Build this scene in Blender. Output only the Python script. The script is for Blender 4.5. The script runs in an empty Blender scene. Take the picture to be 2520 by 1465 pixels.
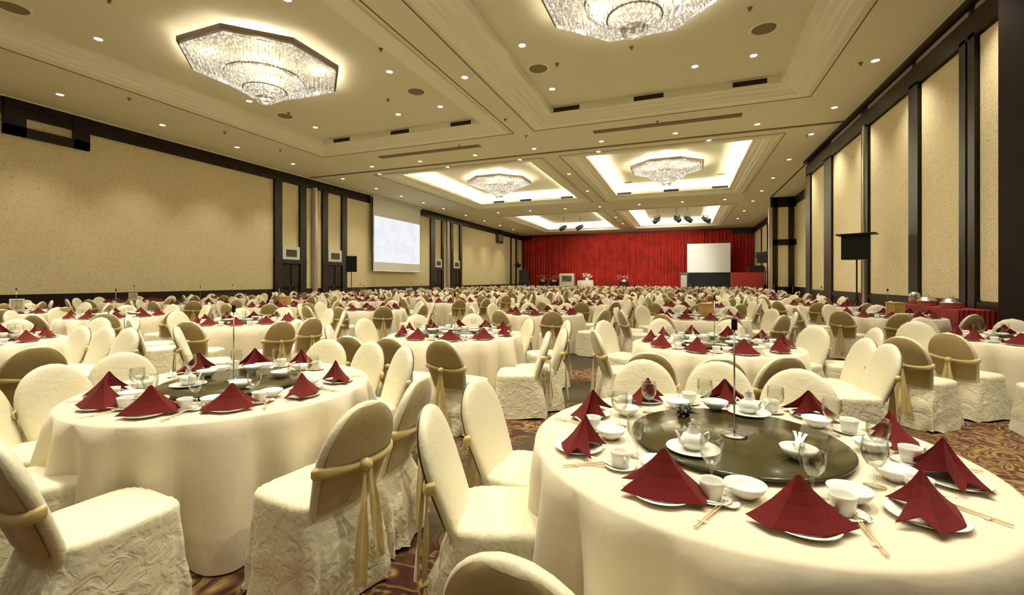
import bpy, math, random
from mathutils import Vector, Matrix
R = math.radians
random.seed(7)
scn = bpy.context.scene
COL = scn.collection
# ------------------------------------------------------------------ camera, world, exposure
CA = math.atan(423/1105.0); CC = math.cos(CA); CS = math.sin(CA); CAMH = 1.5
cam = bpy.data.cameras.new('camera'); camo = bpy.data.objects.new('camera', cam); COL.objects.link(camo)
cam.sensor_width = 36; cam.lens = 36*1105/2520; cam.shift_y = (690-732.5)/2520; cam.clip_end = 200; cam.clip_start = .05
camo.location = (0, 0, CAMH); camo.rotation_euler = (R(90), 0, CA)
scn.camera = camo
w = bpy.data.worlds.new('world'); scn.world = w; w.use_nodes = True
w.node_tree.nodes['Background'].inputs[0].default_value = (1, .86, .6, 1)
w.node_tree.nodes['Background'].inputs[1].default_value = 0.0
scn.view_settings.view_transform = 'Standard'; scn.view_settings.look = 'None'
scn.view_settings.gamma = 1; scn.view_settings.use_curve_mapping = False
scn.view_settings.exposure = 0.0
WARM = (1, .93, .72)
K_SPOT = 470.0; K_CHAND = 330.0; K_COVE2 = 300.0; K_COVE3 = 1300.0
H = 7.3; XL = -19.96; XR = 5.67; XR2 = 7.25; YB = -14.0; YF = 56.0

def w2(xc, z):            # camera-plan to world plan
    return (xc*CC - z*CS, xc*CS + z*CC)
# ------------------------------------------------------------------ materials
MATS = {}
def mat(name, col, rough=.6, metal=0, bump=None, noise=None, sheen=0, emit=0, ecol=None, spec=.5, coat=0):
    m = bpy.data.materials.new(name); m.use_nodes = True; nt = m.node_tree; b = nt.nodes['Principled BSDF']
    b.inputs['Base Color'].default_value = (*col, 1); b.inputs['Roughness'].default_value = rough
    b.inputs['Metallic'].default_value = metal; b.inputs['Specular IOR Level'].default_value = spec
    if sheen: b.inputs['Sheen Weight'].default_value = sheen
    if coat: b.inputs['Coat Weight'].default_value = coat
    if emit:
        b.inputs['Emission Color'].default_value = (*(ecol or col), 1); b.inputs['Emission Strength'].default_value = emit
    if noise or bump: tc = nt.nodes.new('ShaderNodeTexCoord')
    if noise:
        sc, amt = noise[0], noise[1]; col2 = noise[2] if len(noise) > 2 else tuple(c*(1-amt) for c in col)
        n = nt.nodes.new('ShaderNodeTexNoise'); n.inputs['Scale'].default_value = sc; n.inputs['Detail'].default_value = 4
        r = nt.nodes.new('ShaderNodeValToRGB'); r.color_ramp.elements[0].position = .38; r.color_ramp.elements[1].position = .62
        r.color_ramp.elements[0].color = (*col2, 1); r.color_ramp.elements[1].color = (*col, 1)
        nt.links.new(tc.outputs['Object'], n.inputs['Vector']); nt.links.new(n.outputs['Fac'], r.inputs['Fac'])
        nt.links.new(r.outputs['Color'], b.inputs['Base Color'])
    if bump:
        n2 = nt.nodes.new('ShaderNodeTexNoise'); n2.inputs['Scale'].default_value = bump[0]; n2.inputs['Detail'].default_value = 3
        if len(bump) > 3: n2.inputs['Distortion'].default_value = bump[3]
        bp = nt.nodes.new('ShaderNodeBump'); bp.inputs['Strength'].default_value = bump[1]; bp.inputs['Distance'].default_value = bump[2]
        nt.links.new(tc.outputs['Object'], n2.inputs['Vector']); nt.links.new(n2.outputs['Fac'], bp.inputs['Height'])
        nt.links.new(bp.outputs['Normal'], b.inputs['Normal'])
    MATS[name] = m; return m
mat('table_linen', (.68,.60,.45), .75, bump=(9,.25,.02), sheen=.2)
m = mat('chair_cover', (.72,.665,.48), .5, bump=(15,.5,.025,1.2), sheen=.2)
_nt = m.node_tree; _tc = [n for n in _nt.nodes if n.type == 'TEX_COORD'][0]; _bp = [n for n in _nt.nodes if n.type == 'BUMP'][0]
_sp = _nt.nodes.new('ShaderNodeSeparateXYZ'); _mr = _nt.nodes.new('ShaderNodeMapRange')   # skirt is crinkled, seat and back are pulled smooth
_mr.inputs[1].default_value = .40; _mr.inputs[2].default_value = .46; _mr.inputs[3].default_value = .6; _mr.inputs[4].default_value = .2
_nt.links.new(_tc.outputs['Object'], _sp.inputs[0]); _nt.links.new(_sp.outputs['Z'], _mr.inputs[0]); _nt.links.new(_mr.outputs[0], _bp.inputs['Strength'])
mat('back_satin', (.44,.345,.15), .45, bump=(10,.2,.02,1.0), sheen=.3)
mat('sash_fabric', (.60,.46,.18), .4, bump=(16,.4,.01), sheen=.3)
mat('napkin_cloth', (.135,.006,.005), .8, noise=(5,.15), sheen=.04, spec=.2, bump=(60,.3,.004))
mat('porcelain', (.84,.83,.76), .15, coat=.3)
mat('glazed_edge', (.62,.60,.52), .2)
mat('turntable_glass', (.050,.042,.014), .16, coat=.05, spec=.35)
mat('steel', (.55,.53,.50), .25, metal=1)
mat('black_metal', (.008,.008,.008), .5, spec=.3)
mat('bamboo', (.66,.5,.27), .5)
mat('dark_wood', (.016,.007,.004), .42, spec=.3, noise=(3,.35), bump=(20,.1,.004))
mat('door_wood', (.014,.006,.004), .7, spec=.1)
mat('bronze_trim', (.20,.15,.10), .35, metal=.6)
mat('plaster', (.80,.75,.57), .8, bump=(2.5,.06,.01))
mat('plaster_trim', (.90,.86,.69), .6, bump=(30,.2,.004))
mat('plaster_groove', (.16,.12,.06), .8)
mat('vent_dark', (.02,.014,.006), .7)
mat('grille_metal', (.22,.17,.09), .6)
mat('curtain_red', (.29,.011,.005), .75, noise=(1.2,.35), sheen=.03, spec=.2)
mat('red_cloth', (.33,.012,.014), .7, noise=(6,.3))
mat('white_paint', (.82,.80,.74), .5)
mat('sign_dark', (.05,.035,.01), .5)
mat('amber_paper', (.62,.36,.09), .6)
mat('leaf_dark', (.03,.045,.015), .5)
mat('flower_pink', (.55,.22,.17), .6)
mat('pale_metal', (.55,.50,.45), .3, metal=.5)
mat('lamp_glow', (1,.93,.78), .5, emit=9, ecol=(1,.9,.7))
mat('screen_white', (.86,.85,.80), .7)
mat('speaker_cone', (.010,.010,.011), .8, spec=.2)

def nodes_of(name):
    m = bpy.data.materials.new(name); m.use_nodes = True; m.node_tree.nodes.clear(); MATS[name] = m
    nt = m.node_tree; out = nt.nodes.new('ShaderNodeOutputMaterial'); return m, nt, out
def N(nt, t, **kw):
    n = nt.nodes.new(t)
    for k, v in kw.items():
        if k.startswith('_'): setattr(n, k[1:], v)
        else: n.inputs[k.replace('__', ' ')].default_value = v
    return n
# wall fabric: woven flecked gold cloth
m, nt, out = nodes_of('wall_fabric')
b = N(nt,'ShaderNodeBsdfPrincipled', Roughness=.8); tc = N(nt,'ShaderNodeTexCoord')
v = N(nt,'ShaderNodeTexVoronoi', Scale=26.0); n1 = N(nt,'ShaderNodeTexNoise', Scale=9.0, Detail=5.0)
mx = N(nt,'ShaderNodeMath', _operation='ADD'); nt.links.new(tc.outputs['Object'], v.inputs['Vector']); nt.links.new(tc.outputs['Object'], n1.inputs['Vector'])
nt.links.new(v.outputs['Distance'], mx.inputs[0]); nt.links.new(n1.outputs['Fac'], mx.inputs[1])
r = N(nt,'ShaderNodeValToRGB'); r.color_ramp.elements[0].position=.6; r.color_ramp.elements[1].position=1.2
r.color_ramp.elements[0].color=(.70,.58,.33,1); r.color_ramp.elements[1].color=(.86,.75,.49,1)
nt.links.new(mx.outputs[0], r.inputs['Fac']); nt.links.new(r.outputs['Color'], b.inputs['Base Color'])
bp = N(nt,'ShaderNodeBump', Strength=.3, Distance=.02); nt.links.new(mx.outputs[0], bp.inputs['Height']); nt.links.new(bp.outputs['Normal'], b.inputs['Normal'])
nt.links.new(b.outputs[0], out.inputs[0])
# carpet: swirling gold leaves on maroon with plain olive-brown bands
m, nt, out = nodes_of('carpet')
b = N(nt,'ShaderNodeBsdfPrincipled', Roughness=.95); tc = N(nt,'ShaderNodeTexCoord')
wv = N(nt,'ShaderNodeTexNoise', Scale=3.0, Distortion=2.4, Detail=1.5)
nt.links.new(tc.outputs['Object'], wv.inputs['Vector'])
r = N(nt,'ShaderNodeValToRGB'); e = r.color_ramp.elements
e[0].position=.0; e[0].color=(.09,.012,.008,1); e[1].position=.36; e[1].color=(.05,.010,.006,1)
for p_, c_ in ((.42,(.17,.09,.03)),(.46,(.30,.20,.06)),(.49,(.05,.012,.006)),(.55,(.10,.022,.01)),(.58,(.24,.15,.045)),(.62,(.27,.16,.05)),(.65,(.05,.012,.006))):
    q = e.new(p_); q.color=(*c_,1)
nt.links.new(wv.outputs['Fac'], r.inputs['Fac'])
n1 = N(nt,'ShaderNodeTexNoise', Scale=.55, Detail=1.0); nt.links.new(tc.outputs['Object'], n1.inputs['Vector'])
r2 = N(nt,'ShaderNodeValToRGB'); r2.color_ramp.elements[0].position=.46; r2.color_ramp.elements[1].position=.53
nt.links.new(n1.outputs['Fac'], r2.inputs['Fac'])
n3 = N(nt,'ShaderNodeTexNoise', Scale=160.0); r3 = N(nt,'ShaderNodeValToRGB')
r3.color_ramp.elements[0].color=(.030,.020,.008,1); r3.color_ramp.elements[1].color=(.075,.052,.020,1)
nt.links.new(tc.outputs['Object'], n3.inputs['Vector']); nt.links.new(n3.outputs['Fac'], r3.inputs['Fac'])
mix = N(nt,'ShaderNodeMix', _data_type='RGBA'); nt.links.new(r2.outputs['Color'], mix.inputs[0]); nt.links.new(r3.outputs['Color'], mix.inputs[6]); nt.links.new(r.outputs['Color'], mix.inputs[7])
nt.links.new(mix.outputs[2], b.inputs['Base Color']); bp = N(nt,'ShaderNodeBump', Strength=.4, Distance=.01); nt.links.new(n3.outputs['Fac'], bp.inputs['Height']); nt.links.new(bp.outputs['Normal'], b.inputs['Normal'])
nt.links.new(b.outputs[0], out.inputs[0])
# thin clear glass
m, nt, out = nodes_of('clear_glass')
tr = N(nt,'ShaderNodeBsdfTransparent'); tr.inputs[0].default_value=(.93,.94,.92,1); gl = N(nt,'ShaderNodeBsdfGlossy', Roughness=.03)
fr = N(nt,'ShaderNodeLayerWeight', Blend=.18); mm = N(nt,'ShaderNodeMixShader')
nt.links.new(fr.outputs['Facing'], mm.inputs[0]); nt.links.new(tr.outputs[0], mm.inputs[1]); nt.links.new(gl.outputs[0], mm.inputs[2]); nt.links.new(mm.outputs[0], out.inputs[0])
# lit crystal of the chandeliers
def crystal(name, lo, hi, st, sc):
    m, nt, out = nodes_of(name)
    tc = N(nt,'ShaderNodeTexCoord'); v = N(nt,'ShaderNodeTexVoronoi', Scale=sc); mp = N(nt,'ShaderNodeMapping'); mp.inputs['Scale'].default_value=(1,1,.45)
    nt.links.new(tc.outputs['Object'], mp.inputs[0]); nt.links.new(mp.outputs[0], v.inputs['Vector'])
    rr = N(nt,'ShaderNodeValToRGB'); rr.color_ramp.elements[0].color=(*hi,1); rr.color_ramp.elements[1].color=(*lo,1)
    rr.color_ramp.elements[0].position=.12; rr.color_ramp.elements[1].position=.62
    nt.links.new(v.outputs['Distance'], rr.inputs['Fac'])
    em = N(nt,'ShaderNodeEmission', Strength=st); nt.links.new(rr.outputs['Color'], em.inputs[0])
    tr = N(nt,'ShaderNodeBsdfTransparent'); mm = N(nt,'ShaderNodeMixShader'); mm.inputs[0].default_value=.85
    gl = N(nt,'ShaderNodeBsdfGlossy', Roughness=.15); m2 = N(nt,'ShaderNodeMixShader'); m2.inputs[0].default_value=.25
    nt.links.new(tr.outputs[0], mm.inputs[1]); nt.links.new(em.outputs[0], mm.inputs[2])
    nt.links.new(mm.outputs[0], m2.inputs[1]); nt.links.new(gl.outputs[0], m2.inputs[2]); nt.links.new(m2.outputs[0], out.inputs[0])
crystal('crystal_tray', (.16,.12,.07), (1,.90,.70), 1.1, 13)
crystal('crystal_tier', (.30,.25,.17), (1,.96,.84), 1.8, 17)
# projected picture on the screen (faint drawing on a bright field)
m, nt, out = nodes_of('projected_light')
tc = N(nt,'ShaderNodeTexCoord'); br = N(nt,'ShaderNodeTexBrick', Scale=1.0); br.inputs['Color1'].default_value=(.93,.94,1,1); br.inputs['Color2'].default_value=(.91,.92,.98,1); br.inputs['Mortar'].default_value=(.86,.87,.95,1); br.inputs['Mortar Size'].default_value=.04
mp = N(nt,'ShaderNodeMapping'); mp.inputs['Rotation'].default_value=(0,R(90),R(90)); nt.links.new(tc.outputs['Object'], mp.inputs[0])
n1 = N(nt,'ShaderNodeTexNoise', Scale=.9); nt.links.new(tc.outputs['Object'], n1.inputs['Vector'])
rr = N(nt,'ShaderNodeValToRGB'); rr.color_ramp.elements[0].position=.48; rr.color_ramp.elements[1].position=.56
nt.links.new(n1.outputs['Fac'], rr.inputs['Fac']); mix = N(nt,'ShaderNodeMix', _data_type='RGBA'); nt.links.new(rr.outputs['Color'], mix.inputs[0])
mix.inputs[6].default_value=(.96,.97,1,1); nt.links.new(mp.outputs[0], br.inputs['Vector']); nt.links.new(br.outputs['Color'], mix.inputs[7])
em = N(nt,'ShaderNodeEmission', Strength=.95); nt.links.new(mix.outputs[2], em.inputs[0]); nt.links.new(em.outputs[0], out.inputs[0])

# ------------------------------------------------------------------ mesh helpers
class MB:
    def __init__(s): s.v = []; s.f = []
    def box(s, x0, x1, y0, y1, z0, z1):
        n = len(s.v)
        s.v += [(x0,y0,z0),(x1,y0,z0),(x1,y1,z0),(x0,y1,z0),(x0,y0,z1),(x1,y0,z1),(x1,y1,z1),(x0,y1,z1)]
        s.f += [tuple(n+i for i in q) for q in ((0,3,2,1),(4,5,6,7),(0,1,5,4),(1,2,6,5),(2,3,7,6),(3,0,4,7))]; return s
    def rings(s, rings, cap0=False, cap1=False, closed=True):
        n = len(s.v); k = len(rings[0])
        for r in rings: s.v += [tuple(p) for p in r]
        for i in range(len(rings)-1):
            for j in range(k if closed else k-1):
                a = n+i*k+j; b = n+i*k+(j+1) % k
                s.f.append((a, b, b+k, a+k))
        if cap0: s.f.append(tuple(n+j for j in range(k))[::-1])
        if cap1: s.f.append(tuple(n+(len(rings)-1)*k+j for j in range(k)))
        return s
    def lathe(s, prof, seg=24, c=(0,0,0), cap0=False, cap1=False, rot=0):
        return s.rings([[(c[0]+r*math.cos(rot+2*math.pi*j/seg), c[1]+r*math.sin(rot+2*math.pi*j/seg), c[2]+z) for j in range(seg)] for r, z in prof], cap0, cap1)
    def tube(s, pts, r, seg=8, cap=True):
        rs = []
        for i, p in enumerate(pts):
            p = Vector(p); a = Vector(pts[max(i-1,0)]); b = Vector(pts[min(i+1,len(pts)-1)]); t = (b-a).normalized()
            u = t.cross(Vector((0,0,1)) if abs(t.z) < .9 else Vector((1,0,0))).normalized(); v = t.cross(u)
            rr = r[i] if isinstance(r, (list,tuple)) else r
            rs.append([p+(u*math.cos(2*math.pi*j/seg)+v*math.sin(2*math.pi*j/seg))*rr for j in range(seg)])
        return s.rings(rs, cap, cap)
    def add(s, verts, faces, M=None):
        n = len(s.v); s.v += [tuple(M @ Vector(p)) if M else tuple(p) for p in verts]; s.f += [tuple(n+i for i in q) for q in faces]; return s
    def mesh(s, name, m, smooth=False):
        me = bpy.data.meshes.new(name); me.from_pydata(s.v, [], s.f)
        me.materials.append(MATS[m])
        if smooth: me.polygons.foreach_set('use_smooth', [True]*len(me.polygons))
        me.update(); return me
    def build(s, name, m, parent=None, smooth=False, **kw):
        return obj(name, s.mesh(name, m, smooth), parent, **kw)
def obj(name, me, parent=None, loc=(0,0,0), rz=0, **props):
    o = bpy.data.objects.new(name, me); COL.objects.link(o); o.location = loc
    if rz: o.rotation_euler = (0,0,rz)
    if parent: o.parent = parent
    for k, v in props.items(): o[k] = v
    return o
def thing(name, label, cat, loc=(0,0,0), rz=0, group=None, me=None):
    o = obj(name, me, None, loc, rz, label=label, category=cat)
    if group: o['group'] = group
    return o
def struct(name, mb, m, **kw):
    return mb.build(name, m, None, kind='structure', **kw)
def dup(src, loc, rz, label, group=None, scale=None):
    r = src.copy(); COL.objects.link(r); r.location = loc; r.rotation_euler = (0,0,rz); r['label'] = label
    if group: r['group'] = group
    elif 'group' in r: del r['group']
    if scale: r.scale = scale
    for ch in list(src.children):
        c = ch.copy(); COL.objects.link(c); c.parent = r
        for g in list(ch.children):
            d = g.copy(); COL.objects.link(d); d.parent = c
    return r
def lamp(name, kind, loc, power, color=WARM, parent=None, **kw):
    l = bpy.data.lights.new(name, kind); l.energy = power; l.color = color
    for k, v in kw.items(): setattr(l, k, v)
    o = bpy.data.objects.new(name, l); COL.objects.link(o); o.location = loc
    if parent: o.parent = parent
    return o

# ------------------------------------------------------------------ room shell
struct('floor', MB().box(XL-.3, XR2+.3, YB-.3, YF+.5, -.2, 0), 'carpet')
COF = []   # (x0,x1,y0,y1,row)
for r_, (y0, y1) in enumerate(((3.9,16.1),(20.8,32.7),(38.2,51.5))):
    COF.append((-15.4,-6.75,y0,y1,r_)); COF.append((-4.95,3.25,y0,y1,r_))
mb = MB()
ys = [YB-.3, 3.9, 16.1, 20.8, 32.7, 38.2, 51.5, YF+.5]
for i in range(len(ys)-1):
    if i % 2 == 0: mb.box(XL-.3, XR2+.3, ys[i], ys[i+1], H, H+.15)
    else:
        for a, b in ((XL-.3,-15.4),(-6.75,-4.95),(3.25,XR2+.3)): mb.box(a, b, ys[i], ys[i+1], H, H+.15)
struct('ceiling', mb, 'plaster')
def rect_sweep(mb, x0, x1, y0, y1, prof):   # prof: (inset, z)
    mb.rings([[(x0+d,y0+d,z),(x1-d,y0+d,z),(x1-d,y1-d,z),(x0+d,y1-d,z)] for d, z in prof]); return mb
tn = 0
for (x0,x1,y0,y1,rw) in COF:
    tn += 1
    t = struct('trim_%d' % tn, rect_sweep(MB(), x0,x1,y0,y1, [(-.34,H),(-.34,H-.035),(-.27,H-.055),(-.20,H-.035),(-.02,H-.03),(.02,H+.02),(.10,H+.03),(.16,H+.10),(.30,H+.13),(.34,H+.17),(.50,H+.19),(.50,H+.42 if rw==0 else H+.34)]), 'plaster_trim')
    # thin dark strip, the outer groove's shadow line put into colour
    g = rect_sweep(MB(), x0,x1,y0,y1, [(-.50,H+.001),(-.50,H-.012),(-.475,H-.012),(-.475,H+.001)]).build('groove_shadow_line','plaster_groove', t)
    if rw == 0:
        MB().box(x0+.3,x1-.3,y0+.3,y1-.3,H+.42,H+.5).build('ceiling_panel','plaster', t)
    else:  # cove: lip, hidden trough outward, raised ceiling
        rect_sweep(MB(), x0,x1,y0,y1, [(.50,H+.34),(.44,H+.34),(.44,H+.2),(-.05,H+.2),(-.05,H+.75)]).build('cove_trough','plaster_trim', t)
        MB().box(x0-.1,x1+.1,y0-.1,y1+.1,H+.75,H+.83).build('ceiling_panel','plaster_trim', t)
        pw = K_COVE2 if rw == 1 else K_COVE3
        cx_, cy_ = (x0+x1)/2, (y0+y1)/2
        for k, (lx, ly, sx, sy) in enumerate(((cx_,y0+.2,x1-x0-.6,.12),(cx_,y1-.2,x1-x0-.6,.12),(x0+.2,cy_,.12,y1-y0-.6),(x1-.2,cy_,.12,y1-y0-.6))):
            l = lamp('cove_light','AREA',(lx,ly,H+.24), pw*(max(sx,sy)/10), (1,.97,.80) if rw==1 else (1,1,.92), t, shape='RECTANGLE', size=sx, size_y=sy)
            l.rotation_euler = (R(180),0,0)
# long grooves of the movable-wall track
struct('trim_7', MB().box(XL, XR, 19.55, 19.63, H-.02, H+.01).box(XL, XR, 19.72, 19.75, H-.012, H+.01), 'plaster_groove')
struct('trim_8', MB().box(XR-.03, XR+.03, 25.6, 36.0, H-.03, H+.01), 'dark_wood')
struct('wall_back', MB().box(XL-.3, XR2+.3, YB-.3, YB, 0, H), 'wall_fabric')
struct('wall_far', MB().box(XL-.3, XR2+.3, YF+.1, YF+.4, 0, H), 'dark_wood')
# left wall
wl = struct('wall_left', MB().box(XL-.3, XL, YB, YF+.1, 0, H), 'wall_fabric')
def lbox(name, y0, y1, z0, z1, d, m='dark_wood', par=None, d0=0): return MB().box(XL+d0, XL+d, y0, y1, z0, z1).build(name, m, par or wl)
lbox('crown', YB, 25.0, 6.74, H, .10); lbox('crown', 30.9, YF, 6.74, H, .10)
lbox('crown_lip', YB, 25.0, H-.05, H, .17, 'plaster_trim')
lbox('dado', YB, 17.37, .12, 1.04, .06); lbox('dado', 19.46, 20.68, .12, 1.04, .06); lbox('dado', 22.75, 32.76, .12, 1.04, .06); lbox('dado', 38.5, YF, .12, 1.02, .06)
struct('baseboard_left', MB().box(XL, XL+.09, YB, YF, 0, .12), 'dark_wood')
for a, b in ((17.37,17.83),(19.03,19.46),(20.68,21.10),(22.3,22.72),(32.76,33.45),(34.65,35.0),(36.3,36.72),(38.0,38.45),(51.5,51.7),(53.3,53.5)):
    lbox('stile', a, b, 0, 6.8, .14)
for a, b in ((17.37,19.46),(20.68,22.72)):
    lbox('transom', a, b, 2.40, 2.62, .15)
for k, (a, b) in enumerate(((17.83,19.03),(21.10,22.3),(33.45,34.65),(36.72,38.0))):
    dr = struct('door_%d' % (k+1), MB().box(XL, XL+.05, a, b, 0, 2.55), 'door_wood')
    for q in (0,1):
        y_ = a+.06+q*(b-a)/2; yy = y_+(b-a)/2-.12
        MB().box(XL+.05, XL+.075, y_, yy, .2, 1.0).box(XL+.05, XL+.075, y_, yy, 1.15, 2.35).build('door_panel','dark_wood', dr)
    MB().box(XL+.05, XL+.11, (a+b)/2-.10, (a+b)/2-.07, .95, 1.25).build('door_handle','steel', dr)
    if k > 1: lbox('transom', a, b, 2.40, 2.62, .15)
    s = thing('wall_sign', ('framed dark notice panel over the %s door on the left wall' % ('nearest','second','third','farthest')[k]), 'sign', (XL+.07, (a+b)/2, 2.97))
    hw = (b-a)/2-.04; hz = .36
    MB().box(-.06,.06,-hw,hw,-hz,hz).build('sign_frame','white_paint', s); MB().box(.061,.075,-hw*.62,hw*.62,-hz*.55,hz*.5).build('sign_face','sign_dark', s)
# transom frame hanging below the crown, near end
for nm, (a, b, c_, d_) in zip(('frame_rail','frame_side','frame_side'), ((7.42,9.6,6.12,6.42),(7.42,7.94,6.12,7.0),(9.15,9.6,6.12,7.0))): lbox(nm, a, b, c_, d_, .14)
lbox('crown_rail', 7.42, 9.6, 7.02, H, .16)
struct('trim_9', MB().lathe([(.17,0),(.17,H-.5)], 16, (XL+.12,20.06,0)).box(XL, XL+.06, 19.9, 20.22, H-.5, H), 'pale_metal')
struct('trim_10', MB().lathe([(.15,0),(.15,H-.5)], 16, (XL+.12,35.65,0)), 'pale_metal')
# right wall
wr = struct('wall_right', MB().box(XR, XR+.3, YB, 25.6, 0, H), 'wall_fabric')
def rbox(name, y0, y1, z0, z1, d, m='dark_wood', d0=0): return MB().box(XR-d, XR-d0, y0, y1, z0, z1).build(name, m, wr)
rbox('crown', YB, 25.6, 6.52, 7.02, .12)
for a, b in ((9.2,12.0),(12.25,14.5),(14.75,17.75),(18.4,21.6)): rbox('crown_light_strip', a, b, 7.03, 7.16, .09, 'pale_metal')
rbox('crown_backing', YB, 25.6, 7.0, H, .05)
rbox('crown_cap', YB, 25.6, 7.2, H, .22)
rbox('dado', YB, 25.6, .90, 1.06, .10); rbox('dado', YB, 11.0, .12, .9, .07); rbox('dado', 12.0, 25.6, .12, .9, .07); rbox('dado', 11.0, 12.0, .12, .25, .08)
struct('baseboard_right', MB().box(XR-.1, XR, YB, 25.6, 0, .12), 'dark_wood')
for a, b in ((YB,11.16),(11.96,12.2),(12.28,12.52),(14.36,14.86),(17.7,17.9),(18.1,18.26),(21.55,22.55),(24.8,25.6)): rbox('stile', a, b, 0, 6.6, .12)
rbox('stile', 12.18, 12.30, 0, 6.6, .06)
MB().lathe([(.07,0),(.07,H-.7)], 12, (XR-.10,18.0,0)).build('metal_post','steel', wr)
rbox('pilaster', 9.6, 10.75, 0, H, .35, 'door_wood')
for a, b in ((11.16,11.96),(12.52,14.36),(14.86,17.7),(18.26,21.55),(22.55,24.8)):
    rbox('fabric_panel', a+.02, b-.02, 1.08, 6.48, .04, 'wall_fabric')
wr2 = struct('wall_right_far', MB().box(XR2, XR2+.3, 25.6, YF+.1, 0, H), 'wall_fabric')
wret = struct('wall_return', MB().box(XR+.3, XR2+.3, 25.3, 25.6, 0, H), 'wall_fabric')
MB().box(XR2-.1, XR2, 25.6, YF, 6.74, H).build('crown','dark_wood', wr2)
MB().box(XR2-.08, XR2, 25.6, YF, .0, 1.05).build('dado','dark_wood', wr2)
MB().box(XR2-.1, XR2, 36.3, YF-2, 3.9, 4.25).build('rail','dark_wood', wr2)
for y_ in (40,43.5,47,50.5): MB().box(XR2-.09, XR2, y_, y_+.25, 1, 6.8).build('stile','dark_wood', wr2)
fin = struct('wall_fin', MB().box(XR+.1, XR2, 36.0, 36.3, 0, H), 'wall_fabric')
MB().box(XR, XR2, 35.9, 36.0, 6.6, H-.0).build('rail','dark_wood', fin)
MB().box(XR, XR2, 35.9, 36.0, 3.95, 4.35).build('rail','dark_wood', fin)
MB().box(XR, XR2, 35.9, 36.0, 0, 1.05).build('rail','dark_wood', fin)
MB().box(XR+.12, XR+.45, 35.9, 36.0, 0, H).build('stile','dark_wood', fin); MB().box(XR+1.1, XR+1.45, 35.9, 36.0, 0, H).build('stile','dark_wood', fin)
MB().box(XR-.08, XR+.12, 35.86, 36.3, 0, 6.6).build('corner_post','pale_metal', fin)
struct('wall_alcove', MB().box(XR+.3, XR2, 25.61, 25.64, 0, H), 'wall_fabric')

# ------------------------------------------------------------------ red stage curtain
def curtain(x0, x1, y, z0, z1, m, n, amp, name, label):
    rows = []
    for z in (z0, z0+.3, (z0+z1)/2, z1-.4, z1):
        k = 1 if z < z1-.2 else .5
        rows.append([(x0+(x1-x0)*i/n, y+amp*k*(math.sin(i*1.1)+.5*math.sin(i*.53+1)+.3*math.sin(i*2.3)), z) for i in range(n+1)])
    b = MB().rings(rows, closed=False)
    b.rings([[(p[0],p[1]+.03,p[2]) for p in r] for r in rows][::-1], closed=False)
    return thing(name, label, 'curtain', me=b.mesh(name, m, True))
curtain(XL+.35, XR2-.1, YF-.55, .02, 7.15, 'curtain_red', 420, .10, 'stage_curtain', 'full-width red pleated curtain hanging across the far wall')
tk = thing('curtain_track', 'black rail carrying the red curtain at the far ceiling', 'curtain rail', (0, YF-.55, 7.2)); MB().box(XL+.2, XR2-.1, -.15, .15, -.04, .08).build('rail','black_metal', tk)
MB().box(XL+.2, XL+1.6, -.2, .2, -.5, -.02).build('end_box','black_metal', tk); MB().box(XR2-2.3, XR2-.2, -.2, .2, -.55, -.02).build('end_box','black_metal', tk)

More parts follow.
